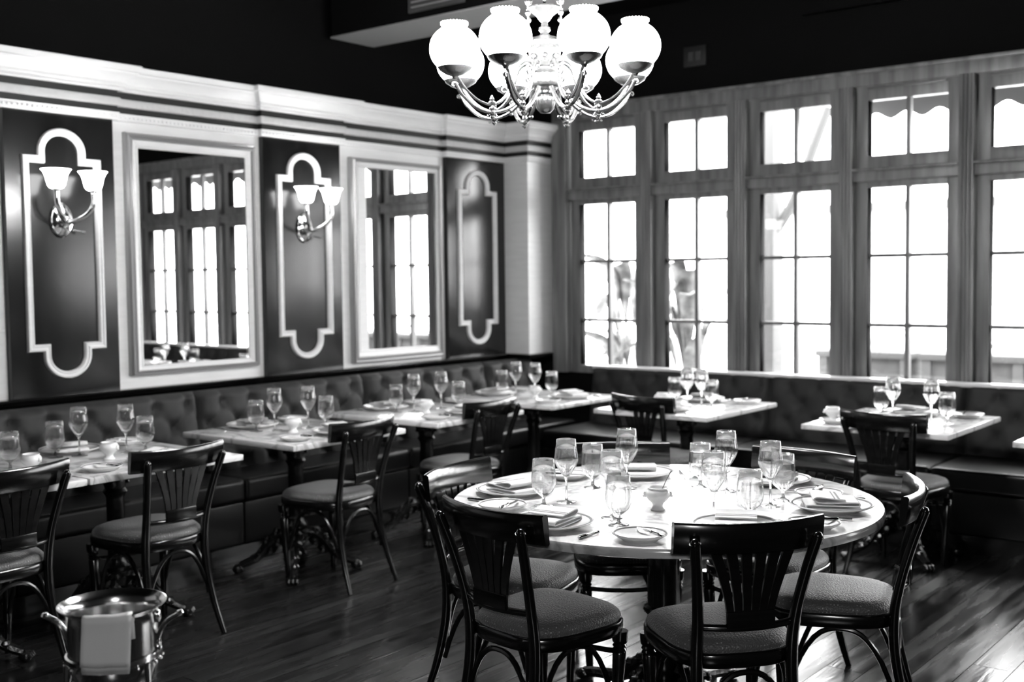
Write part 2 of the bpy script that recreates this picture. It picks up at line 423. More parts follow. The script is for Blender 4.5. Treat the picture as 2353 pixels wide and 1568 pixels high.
for i, x0 in enumerate(WX):
    x1 = x0+.505
    if x1 > XR-.1: break
    W = tag(empty('window_%d' % (i+1), (x0, 7.2, .8)), kind='structure')
    def B(name, a, b, c, d, e, f_, m=M_wframe, r=.004, par=None):
        return MB().box(a-x0, b-x0, c-7.2, d-7.2, e-.8, f_-.8, r).build(name, m, par or W)
    gx = .082
    # transom bar
    tb = MB()
    tb.box(-gx, x1-x0+gx, -.065, .1, 2.135-.8, 2.2-.8, .006); tb.box(-gx, x1-x0+gx, -.085, .05, 2.2-.8, 2.218-.8, .005)
    tb.build('transom_bar', M_wframe, W)
    for (z0, z1, rows, nm) in ((.86, 2.097, (1.21, 1.66), 'casement_frame'), (2.30, 2.655, (), 'transom_frame')):
        f = MB(); s_ = .075
        top = z1+(.045 if nm[0] == 'c' else .115); bot = z0-(.06 if nm[0] == 'c' else .08)
        f.box(-s_, 0, -.02, .06, bot-.8, top-.8, .003); f.box(x1-x0, x1-x0+s_, -.02, .06, bot-.8, top-.8, .003)
        f.box(0, x1-x0, -.02, .06, z1-.8, top-.8, .003); f.box(0, x1-x0, -.02, .06, bot-.8, z0-.8, .003)
        # inner bead with rounded corners of the lights
        fo = f.build(nm, M_wframe, W)
        MB().box(.2525-.014, .2525+.014, .0, .05, z0-.8, z1-.8, .004).build('muntin', M_wframe, fo)
        for zz in rows: MB().box(0, .505, .002, .048, zz-.012-.8, zz+.012-.8, .003).build('muntin', M_wframe, fo)
        zs = [z0]+list(rows)+[z1]
        for a, b in zip(zs[:-1], zs[1:]):
            for (u, v) in ((0, .2525), (.2525, .505)):
                MB().box(u, v, .022, .026, a-.8, b-.8).build('pane', M_pane, fo, False)
                # quarter round fillets in the four corners
    MB().box(.0, .5, -.035, -.02, 2.722-.8, 2.735-.8, .003).build('stay_bar', M_stay, W)

# soffit duct, sign
du = tag(empty('trim_4', (-5.6, 5.0, 3.08)), kind='structure')
MB().box(.13, 8.1, .004, .38, .012, .42).build('duct_side', M_ceil, du, False)
MB().box(.12, 8.1, 0, .385, 0, .012, .003).build('duct_underside', M_soffit, du)
g = MB().box(.82, 1.26, -.012, .004, .05, .3).build('vent_grille', M_vent, du, False)
for k in range(7):
    MB().box(.85, 1.23, -.02, -.008, .075+k*.03, .083+k*.03, 0).build('slat', M_silver, g, False)
sg = tag(empty('wall_sign', (-4.08, 7.19, 3.1)), 'small faint square sign high on the dark wall above the second window', 'sign')
MB().box(-.09, .09, -.012, .0, -.07, .07, .004).build('plate', M_sign, sg)
MB().box(-.05, -.01, -.0135, -.012, -.03, .03, 0).build('emblem', M_vent, sg, False)
MB().box(.01, .05, -.0135, -.012, -.03, .03, 0).build('emblem', M_vent, sg, False)

# ------------------------------------------------------------------ mirrors
def mirror(y0, y1, z0, z1, gy0, gy1, gz0, gz1, tilt, label):
    t = tag(empty('wall_mirror', (RX, (y0+y1)/2, z0)), label, 'mirror', 'framed mirrors on the left wall')
    c = (y0+y1)/2
    O = [(y0-c, 0), (y1-c, 0), (y1-c, z1-z0), (y0-c, z1-z0)]
    I = [(gy0-c, gz0-z0), (gy1-c, gz0-z0), (gy1-c, gz1-z0), (gy0-c, gz1-z0)]
    prof = [(0, 0), (0, .03), (.1, .045), (.22, .038), (.3, .042), (.38, .05), (.46, .044), (.5, .034), (.62, .03), (.85, .022), (.9, .026), (1, .022), (1, .0)]
    vs = []; fs = []
    for a, o in prof:
        for k in range(4): vs.append((o, O[k][0]*(1-a)+I[k][0]*a, O[k][1]*(1-a)+I[k][1]*a))
    for j in range(len(prof)-1):
        for k in range(4):
            l = (k+1) % 4; fs.append((j*4+k, j*4+l, (j+1)*4+l, (j+1)*4+k))
    half = [f for f in fs if f[0] < 8*4]
    inner = [f for f in fs if f[0] >= 7*4]
    MB().add(vs, [f for f in fs if f[0] < 7*4]).build('outer_frame', M_silver, t, ang=25)
    MB().add(vs, inner).build('inner_frame', M_white, t, ang=25)
    w2 = (gy1-gy0)/2+.004; gc = (gy0+gy1)/2-c
    b = MB(); m = Matrix.Translation((.012, gc, 0)) @ rotz(tilt)
    b.box(-.003, 0, -w2, w2, gz0-z0-.004, gz1-z0+.004, 0, m)
    b.build('mirror_glass', M_mirror, t, False)
mirror(3.588, 4.478, 1.02, 2.372, 3.672, 4.412, 1.07, 2.292, math.radians(-.95), 'large framed mirror between the two sconces, wine glasses reflected at its foot')
mirror(5.275, 6.165, .975, 2.362, 5.352, 6.108, 1.06, 2.302, math.radians(-2.4), 'framed mirror right of the second sconce, nearest the white corner pier')

# ------------------------------------------------------------------ sconces
def sconce(y, label):
    t = tag(empty('wall_sconce', (PX, y, 1.873)), label, 'wall lamp', 'twin shade sconces on the wood panels')
    m = Matrix.Rotation(PI/2, 4, 'Y')
    bp = MB().lathe([(0, 0), (.062, 0), (.066, .006), (.06, .014), (.054, .012), (.045, .02), (.03, .034), (0, .04)], 28, mtx=m @ Matrix.Scale(1.42, 4, Vector((1, 0, 0)))).build('backplate', M_brass2, t)
    MB().tube([(.03, .05, -.05), (.045, .1, -.06)], .004, 6).ball((.047, .105, -.062), .009, 8).build('switch_key', M_brass2, t)
    MB().ball((.05, 0, 0), .022, 10).ball((.05, .0, -.045), .014, 8).build('boss', M_brass2, t)
    for s in (-1, 1):
        P = smoothpath([(.04, 0, -.02), (.09, s*.03, -.005), (.13, s*.075, .03), (.15, s*.1, .08), (.15, s*.103, .14)], 5)
        a = MB().tube(P, [.011+.005*i/len(P) for i in range(len(P))], 10).lathe([(.014, 0), (.02, .008), (.02, .014), (.0, .016)], 14, (.15, s*.103, .137)).build('arm', M_brass2, t)
        out = [(.026, .152), (.036, .157), (.044, .17), (.05, .195), (.056, .22), (.066, .24), (.075, .25)]
        inn = [(r-.003, z+.001) for r, z in out[::-1]]
        MB().lathe(out+inn, 28, (.15, s*.103, 0), cap=False).build('lamp_shade', M_shade, a)
sconce(3.187, 'left brass wall sconce with two flared white glass shades, nearest the frame edge')
sconce(4.85, 'right brass wall sconce with two flared white glass shades, between the two mirrors')

# ------------------------------------------------------------------ chandelier
ch = tag(empty('chandelier', (-2.588, 3.434, 2.16)), 'large eight globe brass chandelier with scrolled arms hanging over the round table', 'chandelier')
MB().lathe([(0.0000, 0), (0.0193, .003), (0.0331, .018), (0.0386, .045), (0.0359, .058), (0.0248, .062), (0.0248, .07), (0.0359, .074), (0.0359, .083), (0.0442, .088), (0.0469, .096), (0.0607, .1), (0.0662, .112), (0.0621, .128), (0.0580, .145), (0.0607, .15), (0.0621, .165)], 24).build('lower_urn', M_brass, ch)
MB().lathe([(0.0621, .165), (0.0662, .17), (0.0607, .18), (0.0552, .2), (0.0580, .22), (0.0607, .235), (0.0649, .24), (0.0607, .25), (0.0621, .265), (0.0497, .28), (0.0207, .288), (0.0138, .3), (0.0221, .308), (0.0221, .318), (0.0138, .324), (0.0110, .34)], 24).build('upper_urn', M_brass, ch)
MB().lathe([(.008, .335), (.02, .345), (.03, .36), (.055, .378), (.062, .388), (.06, .394), (.05, .385), (.02, .36), (0, .355)], 28).build('top_dish', M_brass, ch)
# stem of beads and four rods to the ceiling
mb = MB().tube([(0, 0, .34), (0, 0, ZC-2.19)], .005, 8)
for k in range(60): mb.ball((0, 0, .36+k*.0155), .0075, 8)
mb.build('hanging_stem', M_brass, ch)
MB().lathe([(.0, -.05), (.06, -.04), (.075, -.01), (.075, 0)], 24, (0, 0, ZC-2.19)).build('ceiling_rose', M_brass, ch)
CA = math.radians(-53)     # azimuth towards the camera
for k in range(4):
    a = CA+PI/4+k*PI/2; x, y = .085*math.cos(a), .085*math.sin(a)
    mb = MB().tube([(x*.55, y*.55, .25), (x, y, .29), (x, y, ZC-2.19)], .004, 6)
    for z in (.3, .36, .40, .43, .455): mb.ball((x, y, z), .011 if z != .43 else .016, 8)
    mb.build('hanging_rod', M_brass, ch)
# small medallions round the urn
for k in range(8):
    a = CA+k*PI/4
    m = rotz(a) @ Matrix.Translation((.062, 0, .205)) @ Matrix.Rotation(PI/2, 4, 'Y')
    MB().lathe([(0, .004), (.005, .006), (.007, .002), (.01, .006), (.014, .004), (.014, 0)], 14, mtx=m).build('medallion', M_brass, ch)
    MB().ball((.064*math.cos(a+.39), .064*math.sin(a+.39), .168), .007, 6).build('rosette', M_brass, ch)
    MB().ball((.065*math.cos(a+.39), .065*math.sin(a+.39), .24), .006, 6).build('rosette', M_brass, ch)
def arm(k):
    a = CA+PI/8+k*PI/4; m0 = rotz(a); m = m0 @ Matrix.Translation((0, 0, .138)) @ Matrix.Diagonal((.944, 1, .66, 1)) @ Matrix.Translation((0, 0, -.148))
    P1 = smoothpath([(.04, 0, .20), (.075, 0, .225), (.115, 0, .19), (.135, 0, .11), (.17, 0, .02), (.225, 0, -.025), (.285, 0, 0), (.335, 0, .06), (.365, 0, .12)], 5)
    P2 = smoothpath([(.06, 0, .08), (.1, 0, .02), (.16, 0, -.045), (.225, 0, -.068), (.29, 0, -.045), (.345, 0, .02), (.368, 0, .07), (.372, 0, .085)], 5)
    P2b = smoothpath([(.372, 0, .085), (.385, 0, .085), (.388, 0, .072), (.38, 0, .066)], 3)
    A = MB().tube(P1, .0068, 8, mtx=m).tube(P2, .0082, 8, mtx=m).tube(P2b, .006, 6, mtx=m)
    # finials, scrolls and beads
    A.lathe([(0, -.108), (.005, -.1), (.01, -.092), (.006, -.084), (.013, -.076), (.014, -.066), (.008, -.058), (.012, -.045), (.007, -.03), (.014, -.02), (.015, -.012), (.007, -.004), (.01, .006), (.005, .02), (0, .03)], 10, (.225, 0, 0), m)
    for r in (.15, .3): A.ball((r, 0, -.052 if r == .15 else -.035), .009, 8, mtx=m)
    for q in range(3): A.ball((.205+q*.02, 0, -.088), .006, 6, mtx=m)
    S1 = [(.16+.032*math.cos(t)*(1-t/16), 0, .145+.032*math.sin(t)*(1-t/16)) for t in [i*.45 for i in range(20)]]
    S2 = [(.175+.02*math.cos(t+2)*(1-t/14), 0, .095+.02*math.sin(t+2)*(1-t/14)) for t in [i*.5 for i in range(16)]]
    A.tube(S1, .0048, 6, mtx=m).tube(S2, .0042, 6, mtx=m)
    A.ball((.372, 0, .125), .011, 8, mtx=m); A.ball((.372, 0, .137), .008, 8, mtx=m)
    ao = A.build('arm', M_brass, ch)
    c = (.354, 0, -.008); m = m0
    MB().lathe([(.008, .118), (.013, .128), (.034, .135), (.058, .15), (.064, .161), (.06, .16), (.034, .142), (0, .138)], 24, c, m).build('gallery_cup', M_brass, ao)
    R = .092; zc = .226; prof = []
    for j in range(22):
        t = -PI/2*.74+j*(PI/2*.74+PI/2*.7)/21; prof.append((R*math.cos(t), zc+R*.94*math.sin(t)))
    zt = prof[-1][1]; prof += [(.047, zt+.006), (.05, zt+.011), (.048, zt+.016), (.044, zt+.014), (.04, zt+.005)]
    G = MB().lathe(prof, 32, c, m, cap=False)
    for j in range(26):
        t = 2*PI*j/26; G.ball((.354+.047*math.cos(t), .047*math.sin(t), zt+.008), .004, 6, mtx=m)
    G.build('glass_globe', M_globe, ao)
for k in range(8): arm(k)

# ------------------------------------------------------------------ banquettes
def tuft(L, z0, z1, su, sv, deep, pleat, phase=0., lean=.07):
    nu = max(8, int(L/.016)); nv = int((z1-z0)/.016); vs = []; fs = []; btn = []
    rows = int((z1-z0-.09)/sv)
    ztop = z1-.075
    for j in range(nv+1):
        v = z0+(z1-z0)*j/nv; vv = (ztop-v)/sv
        for i in range(nu+1):
            u = L*i/nu; uu = u/su+phase
            if vv < 0: p = q = uu; vk = 0
            else: p = uu+vv/2; q = uu-vv/2
            dp = abs(p-round(p)); dq = abs(q-round(q))
            prod = (1-(1-2*dp)**8)*(1-(1-2*dq)**8)
            # nearest button
            best = 9
            j0 = max(0, round(vv))
            for jj in (j0-1, j0, j0+1):
                if jj < 0: continue
                ph = .5*(jj % 2); ui = (round(uu-ph)+ph)
                best = min(best, math.hypot((uu-ui)*su, (vv-jj)*sv))
            h = pleat*prod**.8 + deep*(1-math.exp(-(best/.038)**2))
            e = min(u, L-u); ed = 1-math.exp(-(e/.02)); et = min(1, (z1-v)/.03); et = math.sqrt(max(0, et))
            h = h*ed*et + .02*ed*et
            vs.append((u, -(h+lean*(1-(v-z0)/(z1-z0))), v))
    n = nu+1
    for j in range(nv):
        for i in range(nu): fs.append((j*n+i, j*n+i+1, (j+1)*n+i+1, (j+1)*n+i))
    # buttons
    jj = 0
    while ztop-jj*sv > z0+.03:
        ph = .5*(jj % 2)
        k = math.ceil(phase-ph)
        while (k+ph-phase)*su < L-.02:
            u = (k+ph-phase)*su
            if u > .02: btn.append((u, -(lean*(1-(ztop-jj*sv-z0)/(z1-z0))+.022), ztop-jj*sv))
            k += 1
        jj += 1
    return vs, fs, btn
def banquette(name, loc, rz, cuts, label, deep, pleat, top, sd, roll):
    # local x along the bench, -y towards the room, wall at y=0
    t = tag(empty(name, loc, rz), label, 'bench')
    L0, L1 = cuts[0], cuts[-1]
    MB().box(L0, L1, -.5*sd/.5-.0, -.02, .0, .1).build('plinth', M_black, t, False)
    for a, b in zip(cuts[:-1], cuts[1:]):
        MB().box(a+.003, b-.003, -sd+.02, -.02, .1, .33, .012).build('base_panel', M_leather, t)
        MB().box(a+.002, b-.002, -sd, -.1, .335, .46, .028, seg=4).build('seat_cushion', M_leather, t)
        vs, fs, bt = tuft(b-a, .44, top, .205, .115, deep, pleat, random.random()*.3)
        o = MB().add([(x+a, y-.08, z) for x, y, z in vs], fs).build('back_panel', M_banq, t, ang=180)
        mb = MB()
        for p in bt: mb.ball((p[0]+a, p[1]-.08, p[2]), .009, 6)
        if bt: tag(mb.build('tufting_buttons', M_banq, o), kind='stuff')
    MB().box(L0, L1, -.085, -.005, .1, top-.01, .004).build('back_board', M_black, t)
    if roll: MB().box(L0, L1, -.115, -.005, top-.022, top+.004, .012, seg=3).build('top_ledge', M_sill, t)
    return t
# left banquette: local x -> world +y ; local -y -> world +x
b1 = banquette('banquette', (-5.545, 0, 0), PI/2, [.0, 1.28, 2.58, 3.88, 5.18, 6.42, 7.0], 'dark tufted banquette along the left panelled wall', .028, .022, .918, .545, False)
b2 = banquette('banquette', (-5.36, 7.11, 0), 0, [.5, 1.95, 3.23, 4.5, 5.8, 7.1], 'dark tufted banquette under the row of windows', .02, .008, .875, .745, True)

# ------------------------------------------------------------------ tables
def claw(mb, mtx, R=.3, s=1.):
    P = smoothpath([(.03, 0, .2*s), (.09, 0, .2*s), (.15, 0, .15*s), (.2, 0, .085*s), (R-.04, 0, .05*s), (R, 0, .035*s)], 5)
    mb.tube(P, [.03-.012*i/len(P) for i in range(len(P))], 8, mtx=mtx)
    for k, (x, z, r) in enumerate(((.1, .215, .026), (.15, .175, .024), (.13, .12, .026), (.19, .11, .02), (.23, .075, .022), (.09, .16, .03))):
        mb.ball((x, .0, z*s), r, 8, (1, 1.3, .8), mtx)
        mb.ball((x+.01, .018, z*s-.012), r*.6, 6, mtx=mtx); mb.ball((x+.01, -.018, z*s-.012), r*.6, 6, mtx=mtx)
    for q in (-1, 0, 1): mb.ball((R+.012, q*.02, .02), .02, 8, (1.5, .8, 1), mtx)
    return mb
def square_table_proto():
    t = empty('bistro_table')
    MB().box(-.445, .445, -.385, .385, .722, .75, .006).build('marble_top', M_marble, t)
    MB().box(-.2, .2, -.2, .2, .706, .722, .004).build('top_bracket', M_iron, t)
    MB().lathe([(.05, .16), (.055, .2), (.04, .215), (.055, .23), (.058, .245), (.045, .26), (.04, .3), (.04, .56), (.045, .575), (.055, .59), (.045, .605), (.052, .63), (.05, .66), (.042, .675), (.06, .7), (.07, .708)], 20).build('column', M_iron, t)
    for k in range(4): claw(MB(), rotz(PI/4+k*PI/2)).build('claw_foot', M_iron, t)
    for k in range(4):
        a = PI/4+k*PI/2
        MB().ball((.052*math.cos(a), .052*math.sin(a), .655), .014, 8).ball((.056*math.cos(a), .056*math.sin(a), .635), .01, 8).build('boss', M_iron, t)
    return t
tp = square_table_proto()
TAB = {  # centre, rotation (local x = depth away from bench), phrase
 'T0': ((-4.645, 2.085), 0, 'the table cut off at left'),
 'T1': ((-4.645, 2.865), 0, 'the first whole table from the left'),
 'T2': ((-4.645, 3.93), 0, 'the second table from the left'),
 'T3': ((-4.64, 4.94), 0, 'the third table from the left'),
 'T4': ((-4.615, 5.96), 0, 'the corner bench table'),
 'T5': ((-3.495, 6.045), PI/2, 'the middle window bench table'),
 'T6': ((-2.18, 6.08), PI/2, 'the right hand window bench table'),
 'T7': ((-1.1, 6.03), PI/2, 'the bench table cut off at the right edge')}
TLAB = {'T0': 'square marble table cut off at the left edge, pushed against its neighbour',
 'T1': 'square marble table first from the left, behind the two leftmost chairs',
 'T2': 'square marble table second from the left, under the big mirror',
 'T3': 'square marble table third from the left, behind the chair with pale seat',
 'T4': 'square marble table in the banquette corner below the white pier',
 'T5': 'square marble table at the window bench, left of two under the windows',
 'T6': 'square marble table at the window bench, behind the tall dark chair',
 'T7': 'square marble table cut off at the right edge under the last window'}
for k, (c, r, ph) in TAB.items():
    place(tp, (c[0], c[1], 0), r, TLAB[k], 'table', 'square marble tables along the banquettes')

RT = (-2.10, 3.465)
rt = tag(empty('round_table', (RT[0], RT[1], 0)), 'large round white marble table laid for six in the foreground', 'table')
MB().lathe([(0, .718), (.745, .718), (.755, .722), (.757, .73), (.757, .742), (.752, .75), (0, .75)], 96).build('marble_top', M_marble, rt)
MB().lathe([(.0, .7), (.3, .7), (.3, .718), (0, .718)], 40).build('underframe', M_black, rt)
MB().lathe([(.11, .05), (.11, .09), (.06, .11), (.07, .13), (.075, .165), (.068, .2), (.04, .212), (.045, .22), (.066, .235), (.074, .262), (.062, .3), (.045, .325), (.042, .335), (.07, .342), (.074, .352), (.07, .362), (.058, .368), (.058, .68), (.09, .7)], 32).build('pedestal', M_black, rt)
for k in range(4): claw(MB(), rotz(CA+PI/4+k*PI/2), .38, .7).build('claw_foot', M_iron, rt)

# ------------------------------------------------------------------ chairs (local: faces +y)
def chair_proto():
    t = empty('dining_chair')
    def outline(k=1., ex=0.):
        pts = []
        for i in range(40):
            a = 2*PI*i/40; c, s = math.cos(a), math.sin(a)
            x = abs(c)**.62*(1 if c > 0 else -1); y = abs(s)**.62*(1 if s > 0 else -1)
            wd = .178+.037*(y*.5+.5)
            pts.append(((x*(wd+ex))*k, (y*(.205+ex))*k+.005))
        return pts
    vs = []; fs = []; lv = [(1, .0, .442), (1, .004, .452), (.995, .002, .463), (.955, 0, .474), (.86, 0, .482), (.6, 0, .488), (.3, 0, .49)]
    for k, e, z in lv: vs += [(x, y, z) for x, y in outline(k, e)]
    n = 40
    for j in range(len(lv)-1):
        for i in range(n): fs.append((j*n+i, j*n+(i+1) % n, (j+1)*n+(i+1) % n, (j+1)*n+i))
    fs.append(tuple((len(lv)-1)*n+i for i in range(n))); fs.append(tuple(range(n))[::-1])
    MB().add(vs, fs).build('seat_pad', M_fab, t, ang=80)
    vs = []; fs = []; lv = [(.004, .398), (.008, .402), (.01, .42), (.01, .438), (.006, .443)]
    for e, z in lv: vs += [(x, y, z) for x, y in outline(1, e)]
    for j in range(len(lv)-1):
        for i in range(n): fs.append((j*n+i, j*n+(i+1) % n, (j+1)*n+(i+1) % n, (j+1)*n+i))
    fs.append(tuple((len(lv)-1)*n+i for i in range(n))); fs.append(tuple(range(n))[::-1])
    MB().add(vs, fs).build('seat_frame', M_black, t, ang=50)
    for s in (-1, 1):   # turned front legs
        x, y = s*.163, .15
        m = Matrix.Translation((x, y, 0)) @ Matrix.Rotation(s*.045, 4, 'Y') @ Matrix.Rotation(-.03, 4, 'X')
        MB().lathe([(.011, 0), (.014, .01), (.019, .2), (.0225, .33), (.019, .336), (.024, .342), (.019, .349), (.024, .355), (.019, .362), (.024, .368), (.026, .375), (.026, .405)], 14, mtx=m).build('leg', M_black, t)
        # back post: foot to top in one bent piece
        P = smoothpath([(s*.172, -.285, 0), (s*.16, -.235, .14), (s*.15, -.2, .3), (s*.148, -.195, .44), (s*.152, -.215, .56), (s*.168, -.25, .69), (s*.186, -.285, .795)], 6)
        n_ = len(P)
        MB().tube(P, [.0125+.0065*math.sin(min(1, i/n_*1.5)*PI*.75) for i in range(n_)], 12, sx=.9).ball(P[-1], .0155, 10, (1, .9, 1)).build('back_post', M_black, t)
    # top rail: curved board, ends forward
    def arcx(x, y0=-.302, y1=-.25, w=.23): return y0+(y1-y0)*(x/w)**2
    vs = []; fs = []; N = 20
    sec = [(-.004, .752), (-.009, .757), (-.011, .8), (-.0125, .836), (-.006, .843), (.006, .843), (.0115, .837), (.011, .8), (.009, .757), (.004, .752)]
    # rail sits just in front of the posts
    for i in range(N+1):
        x = -.23+.46*i/N; y = arcx(x)+.024
        dz = .004*abs(x/.23)**2
        for (o, z) in sec: vs.append((x, y+o-(.84-z)*-.12, z+(dz if z > .8 else -dz*0)))
    k = len(sec)
    for i in range(N):
        for j in range(k): fs.append((i*k+j, (i+1)*k+j, (i+1)*k+(j+1) % k, i*k+(j+1) % k))
    fs.append(tuple(range(k))); fs.append(tuple(N*k+j for j in range(k)))
    MB().add(vs, fs).build('top_rail', M_black, t, ang=50)
    # lower bent rail
    P = [(x, -.198-.038*(1-(x/.15)**2), .528) for x in [-.15+.3*i/14 for i in range(15)]]
    MB().tube(P, .011, 10).build('lower_rail', M_black, t)
    # slat block and fan of six slats
    m = MB().box(-.074, .074, -.246, -.232, .53, .578, .003)
    m.build('slat_block', M_black, t)
    for q in range(6):
        u = (q-2.5)
        x0, x1 = u*.0245, u*.0455; pts = []
        vs = []; fs = []
        for i in range(7):
            f = i/6; x = x0+(x1-x0)*(f**1.35); z = .57+.19*f; y = -.239-.034*f+.052*(x/.23)**2+.01*f
            hw = .0107+.0055*f
            vs += [(x-hw, y-.005, z), (x+hw, y-.005, z), (x+hw, y+.005, z), (x-hw, y+.005, z)]
        for i in range(6):
            for j in range(4): fs.append((i*4+j, i*4+(j+1) % 4, (i+1)*4+(j+1) % 4, (i+1)*4+j))
        fs += [(0, 1, 2, 3), (24, 25, 26, 27)]
        MB().add(vs, fs).build('slat', M_black, t, ang=30)
    # bentwood arches under the seat
    def arch(a, b, z0, z1, r=.009):
        a = Vector(a); b = Vector(b); P = []
        for i in range(17):
            f = i/16; P.append((a.x+(b.x-a.x)*f, a.y+(b.y-a.y)*f, z0+(z1-z0)*(1-abs(2*f-1)**2.6)))
        return MB().tube(P, r, 8)
    for s in (-1, 1): arch((s*.158, -.2, 0), (s*.168, .14, 0), .17, .388).build('brace', M_black, t)
    arch((-.15, -.205, 0), (.15, -.205, 0), .2, .385).build('brace', M_black, t)
    P = [(x, .15-.05*(1-(x/.16)**2)*0-.0, .335-.012*(1-(x/.16)**2)) for x in [-.16+.32*i/10 for i in range(11)]]
    MB().tube(P, .009, 8).build('stretcher', M_black, t)
    return t
cp = chair_proto()
G1 = 'bentwood chairs around the round table'; G2 = 'bentwood chairs facing the banquette'
CH = [
 ((-1.674, 3.095), 50.0, 'dark fan-back chair in front of the round table, nearest the camera', G1),
 ((-2.197, 2.889), -7.9, 'dark fan-back chair at near left of the round table, back to camera', G1),
 ((-2.575, 3.193), -79.0, 'dark fan-back chair at far left of round table, glare on its top rail', G1),
 ((-2.478, 3.79), 222.6, 'dark chair behind the round table, mostly hidden by wine glasses', G1),
 ((-1.935, 3.99), 173.3, 'dark chair at far right of round table, facing the camera', G1),
 ((-1.538, 3.656), 109.1, 'dark chair at right end of round table with brightly lit seat, seen sideways', G1),
 ((-4.42, 2.15), 93, 'dark chair cut off by the left edge of the picture', G2),
 ((-4.355, 2.849), 89.9, 'dark chair behind the steel wine bucket', G2),
 ((-4.354, 3.915), 94.0, 'dark chair with pale seat at the second table from the left', G2),
 ((-4.391, 4.977), 90.0, 'dark chair at the third bench table, partly behind a chair of the round table', G2),
 ((-3.525, 5.855), -6.6, 'dark chair at the middle window bench table, rail lit white', G2),
 ((-2.102, 5.851), -4.2, 'dark fan-back chair under the fourth window, far right at the bench', G2)]
for p, a, l, g_ in CH: place(cp, (p[0], p[1], 0), math.radians(a), l, 'chair', g_)

# ------------------------------------------------------------------ tableware prototypes
def tallglass():
    out = [(.036, 0), (.0365, .0015), (.03, .0025), (.012, .0045), (.005, .009), (.0037, .02), (.0035, .06), (.0038, .078), (.007, .088), (.02, .105), (.034, .128), (.0415, .145), (.0432, .153), (.042, .163), (.038, .19), (.0335, .225)]
    inn = [(.0325, .2252), (.037, .19), (.041, .163), (.0421, .153), (.0403, .146), (.0325, .13), (.0185, .108), (.007, .0935), (0, .091)]
    t = empty('wine_glass'); MB().lathe([(0, 0)]+out[:7], 24).build('foot_and_stem', M_glass, t, ang=180)
    MB().lathe([(0, .06)]+out[6:]+inn, 28, cap=False).build('bowl', M_glass, t, ang=180); return t
def shortglass():
    out = [(.034, 0), (.0345, .0015), (.028, .003), (.012, .006), (.0065, .012), (.0055, .025), (.007, .033), (.018, .04), (.033, .053), (.041, .07), (.0435, .085), (.043, .1), (.0405, .13), (.037, .165)]
    inn = [(.036, .1652), (.0395, .13), (.042, .1), (.0424, .085), (.0398, .071), (.0318, .055), (.017, .043), (0, .039)]
    t = empty('water_goblet'); MB().lathe([(0, 0)]+out[:6], 24).build('foot_and_stem', M_glass, t, ang=180)
    MB().lathe([(0, .025)]+out[5:]+inn, 28, cap=False).build('bowl', M_glass, t, ang=180); return t
def plate(name, R):
    t = empty(name); k = R/.14
    MB().lathe([(0, .003), (.085*k, .003), (.09*k, 0), (.094*k, .003), (.12*k, .012), (.138*k, .019), (.14*k, .021), (.1385*k, .0235), (.12*k, .0165), (.098*k, .0095), (.088*k, .007), (0, .007)], 40).build('dish', M_china, t, ang=60)
    MB().lathe([(.126*k, .0186), (.129*k, .0202), (.133*k, .0216), (.131*k, .0226), (.128*k, .0214), (.126*k, .0186)], 40, cap=False).build('rim_line', M_stripe, t)
    return t
def napkin():
    t = empty('napkin')
    p = [(a*1.22, b*1.1) for a, b in [(-.075, .004), (.06, .006), (.072, .009), (.072, .014), (.06, .016), (-.055, .015), (-.068, .018), (-.067, .024), (-.05, .026), (.03, .024), (.05, .03), (.052, .037), (.04, .041), (.015, .038), (-.03, .034)]]
    P = [tuple(v)[1:] for v in smoothpath([(0, a, b) for a, b in p], 3)]
    MB().ribbon(P, .004, -.064, .064).build('folded_cloth', M_linen, t, ang=80)
    q = [v for v in P if -.02 < v[0] < .03][-6:]
    MB().ribbon([(a, b+.0062) for a, b in [(-.02, .0345), (-.012, .0352)]], .0008, -.0635, .0635).ribbon([(a, b+.0062) for a, b in [(-.005, .0358), (.0, .0362)]], .0008, -.0635, .0635).build('stripe', M_stripe, t)
    return t
def knife(name='knife', L=.22):
    t = empty(name); k = L/.22
    MB().tube([(0, -.11*k, .006), (0, -.105*k, .006), (0, -.06*k, .006), (0, -.02*k, .006), (0, -.012*k, .006)], [.004, .006, .0055, .0045, .006], 8, sx=1.1).build('handle', M_cut, t)
    MB().prism([(-.005, -.012*k), (.007, -.008*k), (.0085, .04*k), (.006, .09*k), (.001, .11*k), (-.004, .1*k)], .0016, Matrix.Translation((0, 0, .0045))).build('blade', M_cut, t, False)
    return t
def fork():
    t = empty('fork')
    MB().tube([(0, -.1, .004), (0, -.06, .005), (0, .0, .006), (0, .03, .007)], [.006, .005, .003, .003], 8, sx=.6).build('handle', M_cut, t)
    MB().prism([(-.003, .03), (.003, .03), (.011, .045), (.0125, .06), (-.0125, .06), (-.011, .045)], .0016, Matrix.Translation((0, 0, .006))).build('neck', M_cut, t, False)
    for q in range(4):
        x = -.0108+q*.0072
        MB().add([(x-.0015, .06, .006), (x+.0015, .06, .006), (x+.0015, .06, .0076), (x-.0015, .06, .0076), (x-.0008, .1, .009), (x+.0008, .1, .009), (x+.0008, .1, .0102), (x-.0008, .1, .0102)],
                 [(0, 1, 2, 3), (4, 7, 6, 5), (0, 4, 5, 1), (1, 5, 6, 2), (2, 6, 7, 3), (3, 7, 4, 0)]).build('tine', M_cut, t, False)
    return t
